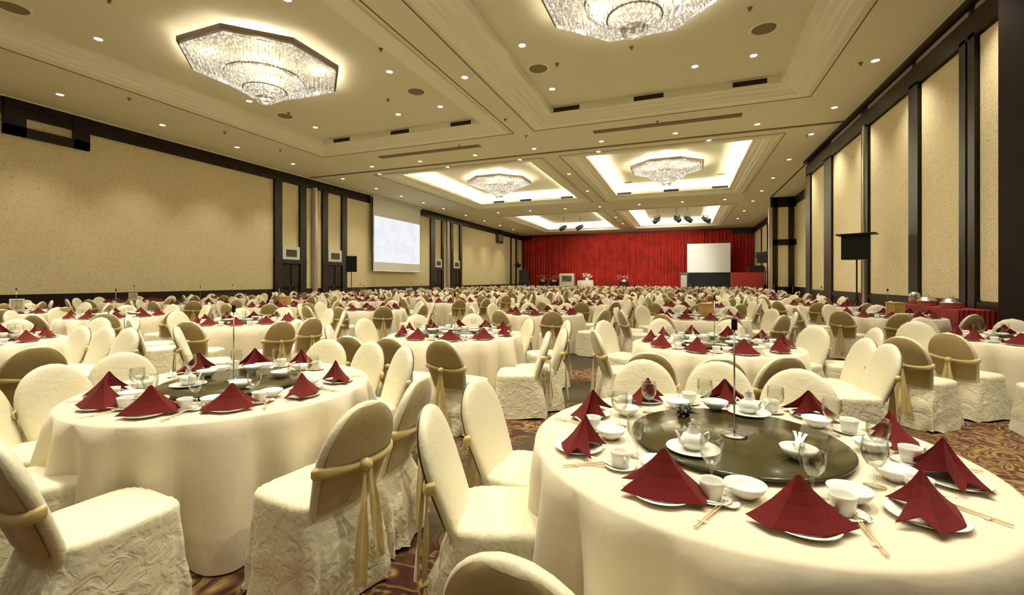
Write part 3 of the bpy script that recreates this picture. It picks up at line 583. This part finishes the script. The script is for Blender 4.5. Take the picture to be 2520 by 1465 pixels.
# low-detail chair for the distance
def low_chair(b, x, y, face):
    M = Matrix.Translation((x,y,0)) @ Matrix.Rotation(face-R(90),4,'Z')
    v = [(-.225,-.225,.47),(.225,-.225,.47),(.225,.225,.47),(-.225,.225,.47),(-.25,-.25,.02),(.25,-.25,.02),(.25,.25,.02),(-.25,.25,.02)]
    b.add(v, [(0,1,2,3),(0,4,5,1),(1,5,6,2),(2,6,7,3),(3,7,4,0)], M)
    zs = (.42,.6,.72,.82,.89,.93); v = []
    for z in zs:
        wv = max(bw(min(z,.929)),.03); v += [(-wv,by(z)-.035,z),(wv,by(z)-.035,z),(wv,by(z)+.035,z),(-wv,by(z)+.035,z)]
    f = [(a*4+k, a*4+(k+1)%4, a*4+4+(k+1)%4, a*4+4+k) for a in range(len(zs)-1) for k in range(4)]+[(20,21,22,23)]
    b.add(v, f, M)
def low_sash(b, x, y, face):
    M = Matrix.Translation((x,y,0)) @ Matrix.Rotation(face-R(90),4,'Z')
    b.add([(-.235,by(.65)-.05,.63),(.235,by(.65)-.05,.63),(.235,by(.65)-.05,.68),(-.235,by(.65)-.05,.68),(-.07,-.31,.6),(.07,-.31,.6),(.09,-.33,.15),(-.09,-.33,.15)], [(3,2,1,0),(4,5,6,7)], M)
    b.add([(-.2,by(.55)-.04,.45),(.2,by(.55)-.04,.45),(.2,by(.7)-.04,.72),(.14,by(.85)-.04,.86),(0,by(.9)-.04,.90),(-.14,by(.85)-.04,.86),(-.2,by(.7)-.04,.72),(-.22,-.275,.03),(.22,-.275,.03)], [(6,5,4,3,2,1,0),(0,1,8,7)], M)

# ------------------------------------------------------------------ tableware
def napkin_mesh(seed, lo=False):
    rnd = random.Random(seed); s_ = 1 if seed % 2 else -1
    base = [(-.135,-.065,0),(-.02,-.098,.0),(.125,-.07,0),(.155,.02,0),(.075,-.005,.02),(.03,.095,0),(-.045,.01,.03),(-.15,.04,0),(-.10,-.015,.02)]
    base = [(s_*x+rnd.uniform(-.008,.008), y+rnd.uniform(-.008,.008), z) for x,y,z in base]
    if s_ < 0: base = base[::-1]
    ap = (rnd.uniform(-.012,.012), .0, rnd.uniform(.125,.145)); b = MB(); n = len(base)
    if lo: lv = (.03,1)
    else:
        base2 = []
        for i, p in enumerate(base):
            q = base[(i+1) % n]; base2 += [p, tuple((p[k]+q[k])/2*(1.03 if k < 2 else 1) for k in range(3))]
        base = base2; lv = (.04,.25,.5,.75,.93,1.0)
    rg = []
    for t in lv:
        sag = .014*math.sin(math.pi*t)
        rg.append([(ap[0]+(p[0]-ap[0])*t, ap[1]+(p[1]-ap[1])*t, max(.0, ap[2]+(p[2]-ap[2])*t**1.05-sag+.006*(t<.1))) for p in base])
    b.rings(rg, cap0=True, cap1=lo)
    if not lo:  # turned hem
        b.rings([[(p[0]*1.0,p[1]*1.0,p[2]) for p in rg[-1]], [(p[0]*.97,p[1]*.97,p[2]+.004) for p in rg[-1]], [(p[0]*.8,p[1]*.8,p[2]+.003) for p in rg[-1]]])
    return b.mesh('folded_napkin','napkin_cloth', False)
NAP = [napkin_mesh(k) for k in (1,2,3,4)]; 
PLATE = MB().lathe([(.001,.006),(.055,.006),(.076,.010),(.103,.018),(.105,.016),(.08,.005),(.05,.0),(.001,.0)], 28).mesh('side_plate','porcelain', True)
PLATE_L = MB().lathe([(.001,.008),(.07,.008),(.105,.018),(.06,.0)], 12).mesh('side_plate','porcelain', True)
BOWL = MB().lathe([(.001,.008),(.03,.010),(.053,.028),(.064,.048),(.067,.048),(.057,.026),(.03,.006),(.026,.0),(.001,.0)], 26).mesh('rice_bowl','porcelain', True)
BOWL_L = MB().lathe([(.001,.010),(.03,.012),(.057,.052),(.028,.0)], 10).mesh('rice_bowl','porcelain', True)
CUP = MB().lathe([(.001,.006),(.028,.007),(.036,.05),(.038,.062),(.040,.062),(.039,.05),(.031,.003),(.001,.0)], 22)
CUP_BODY = CUP.mesh('cup_body','porcelain', True)
CUPH = MB().tube([(.038,0,.05),(.058,0,.048),(.058,0,.025),(.036,0,.018)], .004, 6).mesh('cup_handle','porcelain', True)
SAUC = MB().lathe([(.001,.004),(.03,.004),(.062,.013),(.063,.011),(.03,.0),(.001,.0)], 22).mesh('saucer','porcelain', True)
GB = MB().lathe([(.004,.072),(.022,.078),(.036,.10),(.041,.125),(.040,.155),(.037,.172),(.035,.172),(.038,.155),(.039,.125),(.034,.102),(.02,.081),(.002,.076)], 24).mesh('glass_bowl','clear_glass', True)
GS = MB().lathe([(.034,.0),(.034,.003),(.012,.007),(.005,.014),(.004,.045),(.006,.055),(.005,.068),(.008,.074)], 18, cap0=True).mesh('glass_stem','clear_glass', True)
GL_L = MB().lathe([(.034,.002),(.006,.010),(.005,.07),(.036,.10),(.041,.13),(.037,.172)], 10).mesh('water_glass','clear_glass', True)
CHOP = MB().tube([(0,-.115,.009),(0,.115,.006)], [.0032,.002], 5).tube([(.009,-.115,.009),(.007,.115,.006)], [.0032,.002], 5).mesh('chopsticks','bamboo')
REST = MB().box(-.006,.018,.055,.067,.0,.006).mesh('chopstick_rest','porcelain')
b = MB(); rg = []
for t, r_, z in ((0,.004,.012),(.12,.018,.004),(.3,.021,.003),(.42,.012,.008),(.55,.006,.016),(.8,.006,.028),(1,.007,.034)):
    rg.append([(r_*math.cos(k*R(60)), t*.125+r_*.2*math.sin(k*R(60)), z+.3*r_*(abs(math.cos(k*R(60)))**2)) for k in range(6)])
b.rings(rg, cap0=True, cap1=True); SPOON = b.mesh('soup_spoon','porcelain', True)
LAZY_D = MB().lathe([(.001,.030),(.44,.030),(.448,.026),(.448,.020),(.44,.016),(.001,.016)], 64).mesh('glass_disc','turntable_glass', True)
LAZY_B = MB().lathe([(.001,.0),(.16,.0),(.16,.016),(.001,.016)], 24).mesh('swivel_base','steel')
STAND_B = MB().lathe([(.055,0),(.055,.006),(.045,.010),(.006,.016)], 20, cap0=True).mesh('stand_foot','steel', True)
STAND_P = MB().tube([(0,0,.012),(0,0,.49)], .0035, 8).mesh('stand_rod','steel', True)
STAND_C = MB().box(-.012,.012,-.006,.006,.48,.525).lathe([(.001,.50),(.011,.51),(.011,.53),(.001,.54)], 10).mesh('card_clip','black_metal')
POT_B = MB().lathe([(.001,0),(.032,0),(.047,.02),(.05,.038),(.040,.058),(.026,.066),(.001,.067)], 22).mesh('pot_body','porcelain', True)
POT_L = MB().lathe([(.026,.066),(.018,.084),(.014,.10),(.02,.102),(.004,.110),(.008,.118),(.001,.124)], 16).mesh('pot_lid','porcelain', True)
POT_H = MB().tube([(.045,0,.05),(.072,0,.062),(.078,0,.04),(.062,0,.022),(.045,0,.02)], .004, 6).mesh('pot_handle','porcelain', True)
POT_S = MB().tube([(-.04,0,.02),(-.06,0,.035),(-.066,0,.06),(-.078,0,.078)], [.010,.008,.006,.005], 8).mesh('pot_spout','porcelain', True)
PLT2 = MB().lathe([(.001,.006),(.07,.006),(.105,.014),(.107,.012),(.07,.0),(.001,.0)], 30).mesh('serving_plate','porcelain', True)
TW = {}
def single(key, name, me, label, cat, loc, rz=0, group=None):
    return thing(name, label, cat, loc, rz, group, me)
def multi(key, name, parts, label, cat, loc, rz=0, group=None):
    if key not in TW:
        t = thing(name, label, cat, loc, rz, group)
        for nm, me in parts: obj(nm, me, t)
        TW[key] = t; return t
    return dup(TW[key], loc, rz, label, group)
TZ = .763
def setting(cx, cy, ang, q, where, uniq, table):
    """place setting; ang = direction from table centre to the guest"""
    ca, sa = math.cos(ang), math.sin(ang); j = random.uniform
    def P(rad, side, z=0):        # side>0 : guest's right
        return (cx+rad*ca-side*sa, cy+rad*sa+side*ca, TZ+z)
    g = None if uniq else True
    def L(k): return (k+' '+where)
    def G(k): return k+' on the '+table
    rzo = ang+R(90)
    pl = P(.715+j(-.01,.01), 0)
    single('p','side_plate', PLATE if q == 'hi' else PLATE_L, L('small white napkin plate,'), 'plate', pl, 0, G('napkin plates'))
    pn = P(.693, 0)
    single('n','folded_napkin', random.choice(NAP), L('dark red folded napkin,'), 'napkin', (pn[0],pn[1],pn[2]+(.018)), rzo+j(-.5,.5), G('red napkins'))
    bl = P(.545+j(-.01,.01), -.10+j(-.01,.01))
    single('b','rice_bowl', BOWL if q == 'hi' else BOWL_L, L('white rice bowl,'), 'bowl', bl, 0, G('white bowls'))
    gp = P(.51+j(-.01,.01), .10+j(-.02,.02))
    if q == 'hi': multi('g','water_glass', (('glass_bowl',GB),('glass_stem',GS)), L('stemmed water glass,'), 'glass', gp, 0, G('water glasses'))
    else: single('g','water_glass', GL_L, L('stemmed water glass,'), 'glass', gp, 0, G('water glasses'))
    if q != 'lo':
        cp = P(.60+j(-.01,.01), -.225+j(-.01,.01))
        multi('c','tea_cup', (('cup_body',CUP_BODY),('cup_handle',CUPH)), L('white tea cup,'), 'cup', (cp[0],cp[1],cp[2]+.006), rzo+j(-1,1), G('tea cups'))
        single('s','saucer', SAUC, L('tea saucer,'), 'saucer', cp, 0, G('saucers'))
        multi('k','chopsticks', (('stick_pair',CHOP),('chopstick_rest',REST)), L('bamboo chopsticks,'), 'chopsticks', P(.72,.175), rzo+j(-.12,.12)+R(180), G('chopsticks'))
        if q == 'hi': single('sp','soup_spoon', SPOON, L('white soup spoon,'), 'spoon', P(.60,.215), rzo+R(160)+j(-.2,.2), G('soup spoons'))
def centre(cx, cy, q, where, rich=False, pole=True):
    multi('lz','lazy_susan', (('glass_disc',LAZY_D),('swivel_base',LAZY_B)), 'dark glass turntable on the '+where, 'turntable', (cx,cy,TZ))
    z = TZ+.0305
    if pole: multi('st','table_number_stand', (('stand_foot',STAND_B),('stand_rod',STAND_P),('card_clip',STAND_C)), 'thin steel number stand on the '+where, 'table stand', (cx,cy,z))
    def pot(dx, dy, rz, lab):
        single('','serving_plate', PLT2, 'white plate under the '+lab, 'plate', (cx+dx,cy+dy,z))
        multi('pt','teapot', (('pot_body',POT_B),('pot_lid',POT_L),('pot_handle',POT_H),('pot_spout',POT_S)), lab, 'teapot', (cx+dx,cy+dy,z+.0075), rz)
    if rich: return pot
    a = random.uniform(0,6.28)
    if q != 'lo':
        pot(.26*math.cos(a), .26*math.sin(a), a, 'white teapot on the '+where)
        for k in (1.6,2.8,4.2,5.2):
            single('','serving_bowl', BOWL, 'white bowl on the turntable, %s, %s' % (sector(cx, cy, a+k), where), 'bowl', (cx+.30*math.cos(a+k),cy+.30*math.sin(a+k),z), 0, 'serving bowls on the '+where)

# ------------------------------------------------------------------ tables laid out in rows and columns
T1 = w2(1.01,2.04); T2 = w2(-1.965,3.17); TCc = w2(2.32,5.15); TD = w2(-.78,6.13); TE = w2(-4.69,7.9); T3 = w2(-6.5,5.3); TG = w2(6.33,5.4)
COLX = [3.8,.35,-2.95,-7.35,-10.65,-13.95,-17.25]
ROWY = [2.3,5.55,9.45,13.25,17.05,20.85,24.65,28.45,32.25,36.05,39.85,43.65,47.2]
SECT = ['nearest side','near right','right side nearer','right side farther','far right','farthest side','far left','left side farther','left side nearer','near left']
def sector(px, py, a):
    d = a-math.atan2(-py, -px)
    return SECT[int(round(d/R(36))) % 10]
ORD = ['front','second','third','fourth','fifth','sixth','seventh','eighth','ninth','tenth','eleventh','twelfth','last']
CN = ['column along the right wall','second column from the right','third column from the right','middle column','third column from the left','second column from the left','column along the left wall']
special = {(0,1):T1,(0,2):T2,(1,1):TCc,(1,2):TD,(1,3):TE,(0,3):T3,(1,0):TG}
tabs = []
for ri, y in enumerate(ROWY):
    for ci, x in enumerate(COLX):
        if ci == 0: yy = y+1.9 if ri else y
        else: yy = y
        if ci == 0 and (ri == 0 or ri > 11): continue
        px, py = special.get((ri,ci), (x+random.uniform(-.12,.12), yy+random.uniform(-.15,.15)))
        xc = px*CC+py*CS; z = -px*CS+py*CC
        if z < 1 or abs(xc/z) > 1.28: continue
        if ri == 12 and ci in (1,): continue
        tabs.append((z, px, py, ri, ci))
tabs.sort()
def tname(ri, ci):
    if (ri,ci) == (0,1): return 'front right table'
    if (ri,ci) == (0,2): return 'front left table'
    return '%s-row table, %s' % (ORD[ri], CN[ci])
# manual chairs in camera plan coordinates: (xc, z of back top, facing angle in camera plan deg, label)
def C(px, py, hgt=BT): z = (CAMH-hgt)*1105/(py-690.); return ((px-1260)/1105.*z, z)
MAN = {(0,1):[(1050,998,-3,'cream covered chair left of the front right table, nearer one'),(1168,932,-22,'cream covered chair left of the front right table, farther one'),(1262,1378,60,'cream covered chair cut by the bottom edge, seen from behind'),
              (1583,884,-100,'cream chair behind the front right table, left of three'),(1770,896,-112,'cream chair behind the front right table, middle of three'),(1962,912,-135,'cream chair behind the front right table, right of three'),
              (2136,832,170,'cream chair of the pair right of the aisle, farther one'),(2192,846,168,'cream chair of the pair right of the aisle, nearer one')],
       (0,2):[(903,988,152,'chair with tied sash, seen from behind, right of the front left table'),(1035,930,168,'second chair right of the front left table, seen from behind'),
              (1000,852,215,'cream chair behind right of the front left table, nearest of three'),(893,844,235,'cream chair behind right of the front left table, middle of three'),(800,836,262,'cream chair behind right of the front left table, farthest of three'),
              (215,893,-12,'wide cream chair left of the front left table'),(360,870,-32,'cream chair behind left of the front left table')],
       (1,1):[(1597,866,72,'chair backing onto the front right table, left of three'),(1772,880,80,'chair backing onto the front right table, middle of three'),(1935,876,98,'chair backing onto the front right table, right of three'),
              (1462,812,5,'cream chair with gathered cover left of the second-row table'),(2160,806,165,'beige-backed chair at the right of the second-row table, left one'),],
       (1,2):[(1085,836,62,'beige-backed chair facing the second-row table beside the front left group'),(955,830,70,'beige-backed chair behind the cream chairs, right one'),(855,826,75,'beige-backed chair behind the cream chairs, left one'),
              (1352,815,176,'chair with sash seen edge-on right of the second-row table, nearer one'),(1390,808,184,'chair with sash seen edge-on right of the second-row table, farther one'),(1305,783,200,'cream chair right of the second-row table facing the aisle')],
       (1,3):[(693,790,140,'gold-backed chair at the second-row middle table, left one'),(768,782,150,'gold-backed chair at the second-row middle table, right one'),(432,803,30,'beige-backed chair turned right before the second-row middle table')],
       (0,3):[(90,852,150,'wide beige-backed chair at the left edge of the frame'),(205,800,250,'narrow cream chair, left of the row of three'),(265,802,250,'narrow cream chair, middle of the row of three'),(322,806,250,'narrow cream chair, right of the row of three')],
       (1,0):[(2218,828,22,'chair with deep skirt left of the table by the right wall'),(2255,790,225,'cream chair seen frontally near the right wall')]}
used = []
def put(xc, z, fc, label, group, q, seatc=False):
    # xc,z = position of the back's top; seat centre lies in front of it
    x, y = w2(xc, z); f = R(fc)+CA
    if not seatc: x += .36*math.cos(f); y += .36*math.sin(f)
    used.append((x,y)); chair(x, y, f, label, group, q)
for key, lst in MAN.items():
    T = special[key]
    for (px, py, fc, lab) in lst:
        xc, z = C(px, py); X_, Y_ = w2(xc, z); f = R(fc)+CA; X_ += .36*math.cos(f); Y_ += .36*math.sin(f)
        d = math.hypot(X_-T[0], Y_-T[1])
        if d < .85: X_, Y_ = T[0]+(X_-T[0])*.85/d, T[1]+(Y_-T[1])*.85/d
        used.append((X_,Y_)); chair(X_, Y_, f, lab, 'chairs around the front tables', 'hi' if z < 4.6 else 'med')
# seat-located extras
put(-1.80, 1.98, 66, 'cream chair in the lower left corner, back cut by the frame', None, 'hi', True)
put(-2.42, 2.38, 40, 'cream seat second from the lower left corner, back out of frame', None, 'hi', True)
put(-2.86, 2.72, 15, 'cream seat third from the lower left corner, against the tablecloth', None, 'hi', True)
put(5.15, 4.25, 60, 'cream chair cut by the right edge of the frame', None, 'hi', True)
used.append(w2(-1.8,1.98))
nch = len(used); far_ch = []; seen = set()
def uniq_side(where, px, py, a):
    for da in (0,36,-36,72,-72,108,-108,144,-144,180):
        s_ = sector(px, py, a+R(da))
        if (where, s_) not in seen: seen.add((where, s_)); return s_
    return sector(px, py, a)
for (z, px, py, ri, ci) in tabs:
    if (ri,ci) in ((0,1),(0,2)): continue
    a0 = random.uniform(0,6.28); where = tname(ri,ci)
    for k in range(10):
        a = a0+k*R(36)+random.uniform(-.06,.06); rr = random.uniform(1.25,1.31); x = px+rr*math.cos(a); y = py+rr*math.sin(a)
        if any((x-u)**2+(y-v)**2 < (.52 if (ri,ci) in special else .45)**2 for u,v in used): continue
        if (x > XR-.6 and y < 26.5) or (x > XR-.95 and 9.0 < y < 11.4) or math.hypot(x-4.85,y-16.3) < .75 or math.hypot(x+18.7,y-21.8) < .75: continue
        if x > 4.75 and 10.8 < y < 14.3: continue
        xc = x*CC+y*CS; zz = -x*CS+y*CC
        if zz < .5 or abs(xc/zz) > 1.22: continue
        used.append((x,y)); f = a+math.pi+random.uniform(-.12,.12)
        if nch < 300: chair(x, y, f, 'cream chair with sash, '+uniq_side(where, px, py, a)+' of the '+where, 'chairs at the '+where, 'med'); nch += 1
        else: far_ch.append((x,y,f))
b1 = MB(); b2 = MB()
for c_ in far_ch: low_chair(b1, *c_); low_sash(b2, *c_)
o = b1.build('distant_chairs','chair_cover'); o['kind']='stuff'; o['label']='hundreds of cream covered chairs filling the far half of the hall'; o['category']='chairs'
o = b2.build('distant_sashes','back_satin', o); o['kind']='stuff'

# tables, cloths and what lies on them
T1_ANG = [('at its left edge, nearer',(1415,1100)),('at its left edge, farther',(1455,1018)),('at its front left',(1612,1250)),('at its front, nearest the camera',(1990,1350)),('at its front right corner',(2375,1305)),('at its right edge',(2425,1195)),('at its far right',(2240,1090)),('at its far side, right',(2000,1022)),('at its far side, middle',(1785,982)),('at its far side, left',(1590,985))]
T2_ANG = [('at its left end',(212,1018)),('at its far left',(300,968)),('at its front left',(320,1032)),('at its front, middle',(525,1022)),('at its front right',(740,982)),('at its right end',(850,940)),('at its far right',(765,893)),('at its far side, right of middle',(640,890)),('at its far side, left of middle',(475,908))]
def ang_of(px, py, T):
    z = (CAMH-TZ-.01)*1105/(py-690.); xc = (px-1260)/1105.*z; x, y = w2(xc, z); return math.atan2(y-T[1], x-T[0])
low = {k: MB() for k in 'npbg'}
def lathe_lo(b, prof, seg, c): b.lathe(prof, seg, c)
nset = 0; cards = 0
for i, (z, px, py, ri, ci) in enumerate(tabs):
    where = tname(ri,ci); sp = (ri,ci) in ((0,1),(0,2)); q = 'hi' if sp else ('med' if i < 10 else 'lo')
    rz = random.uniform(0,6.28)
    me = CL_HI[0] if (ri,ci) == (0,1) else CL_HI[1] if (ri,ci) == (0,2) else CL_MED[i % 3] if z < 16 else CL_LO[0]
    thing('tablecloth', 'floor-length cream cloth on the '+where, 'tablecloth', (px,py,0), rz, None, me)
    round_table(px, py, rz, 'round banquet table under the cloth, '+where)
    if sp:
        lst = T1_ANG if ci == 1 else T2_ANG
        an = sorted((ang_of(u_, v_, (px,py)) % (2*math.pi), wh) for wh, (u_, v_) in lst); an = [[a_, w_] for a_, w_ in an]
        for it in range(60):        # keep neighbours at least 33 degrees apart
            for k in range(len(an)):
                a_, b_ = an[k], an[(k+1) % len(an)]; d = (b_[0]-a_[0]) % (2*math.pi)
                if d < R(33): e_ = (R(33)-d)/2; a_[0] -= e_; b_[0] += e_
        for a_, wh in an:
            setting(px, py, a_, 'hi', 'on the '+where+' '+wh, True, where)
    elif nset < 300-19:
        a0 = random.uniform(0,6.28)
        for k in range(10):
            setting(px, py, a0+k*R(36), q, sector(px, py, a0+k*R(36))+' of the '+where, False, where); nset += 1
    else:
        a0 = random.uniform(0,6.28)
        for k in range(10):
            a = a0+k*R(36); ca, sa = math.cos(a), math.sin(a)
            x, y = px+.71*ca, py+.71*sa; n = low['n']; s_ = .13; u = random.uniform(0,6.28)
            M = Matrix.Translation((x,y,TZ+.012)) @ Matrix.Rotation(u,4,'Z')
            n.add([(-s_,-s_*.6,0),(s_,-s_*.6,0),(.04,s_*.7,0),(0,0,.135)], [(0,1,3),(1,2,3),(2,0,3),(0,2,1)], M)
            low['p'].lathe([(.09,.015),(.05,.0)], 7, (x,y,TZ), cap0=True)
            low['b'].lathe([(.057,.052),(.028,.0)], 6, (px+.54*ca+.1*sa, py+.54*sa-.1*ca, TZ), cap0=True)
            low['b'].lathe([(.04,.066),(.03,.0)], 5, (px+.6*ca+.22*sa, py+.6*sa-.22*ca, TZ), cap0=True)
            low['g'].lathe([(.006,.01),(.006,.07),(.04,.12),(.037,.172)], 5, (px+.51*ca-.1*sa, py+.51*sa+.1*ca, TZ))
    pot = centre(px, py, q, where, rich=(ri,ci) == (0,1))
    if (ri,ci) == (0,1):
        z_ = TZ+.0305
        def at(ux, uy, zz): zc_ = (CAMH-zz)*1105/(uy-690.); return w2((ux-1260)/1105.*zc_, zc_)
        for (ux, uy, rzz, lab) in ((1705,1108,CA+.2,'white teapot at the near left of the front turntable'),(1842,1018,CA+2,'white teapot at the far side of the front turntable')):
            x, y = at(ux, uy, z_); pot(x-px, y-py, rzz, lab)
        for (ux, uy, lab) in ((1965,1130,'white bowl holding spoons at the right of the front turntable'),(1760,1008,'small white bowl at the far left of the front turntable')):
            x, y = at(ux, uy, z_); single('','serving_bowl', BOWL, lab, 'bowl', (x,y,z_))
            if ux > 1900:
                for k in range(3): single('','soup_spoon', SPOON, ('left','middle','right')[k]+' white spoon in the bowl on the front turntable', 'spoon', (x+.01*k-.01,y+.005*k,z_+.035), CA+R(-50+14*k), 'spoons in the turntable bowl')
        x, y = at(1682, 1022, z_)
        p = thing('leaf_centrepiece', 'low dark leafy centrepiece at the far left of the front turntable', 'plant', (x,y,z_)); b = MB(); random.seed(5)
        for k in range(34):
            a = random.uniform(0,6.28); L_ = random.uniform(.04,.085); h_ = random.uniform(.01,.06)
            b.add([(0,0,.01),(L_*.5*math.cos(a-.3),L_*.5*math.sin(a-.3),h_),(L_*math.cos(a),L_*math.sin(a),h_*.7),(L_*.5*math.cos(a+.3),L_*.5*math.sin(a+.3),h_)], [(0,1,2,3)])
        o = b.build('leaves','leaf_dark', p); o['kind']='stuff'; MB().lathe([(.03,0),(.035,.02)], 10, cap0=True, cap1=True).build('holder','black_metal', p)
    if (ri,ci) in ((2,4),(2,1),(2,0),(3,3),(4,5)):
        g = thing('amber_lantern_box', 'square amber paper lantern on the '+where, 'lantern', (px+.15,py+.07,TZ+.031), CA)
        hh = .24; MB().box(-.11,.11,-.11,.11,.0,hh).build('lantern_paper','amber_paper', g); MB().box(-.12,.12,-.12,.12,hh,hh+.015).build('lantern_lid','bamboo', g)
for k, nm, m_, lab in (('n','distant_napkins','napkin_cloth','dark red napkins on the tables of the far half'),('p','distant_plates','porcelain','white napkin plates on the tables of the far half'),('b','distant_bowls','porcelain','white bowls and cups on the tables of the far half'),('g','distant_glasses','clear_glass','water glasses on the tables of the far half')):
    if low[k].v:
        o = low[k].build(nm, m_); o['kind']='stuff'; o['label']=lab; o['category']={'n':'napkins','p':'plates','b':'bowls','g':'glasses'}[k]
for (z, px, py, ri, ci) in tabs:      # framed cards standing on two of the left tables
    if (ri,ci) in ((1,5),(2,6)):
        g = thing('framed_card', 'cream framed card standing on the '+tname(ri,ci), 'card', (px-.28,py+.12,TZ+.031), CA+.7)
        MB().box(-.12,.12,-.01,.01,0,.03).box(-.12,.12,-.01,.01,.25,.28).box(-.12,-.09,-.01,.01,.03,.25).box(.09,.12,-.01,.01,.03,.25).build('card_frame','white_paint', g)
        MB().box(-.09,.09,-.004,.004,.03,.25).build('card_face','bamboo', g)
print('tables', len(tabs), 'chairs', nch, 'far chairs', len(far_ch), 'objects', len(bpy.data.objects))
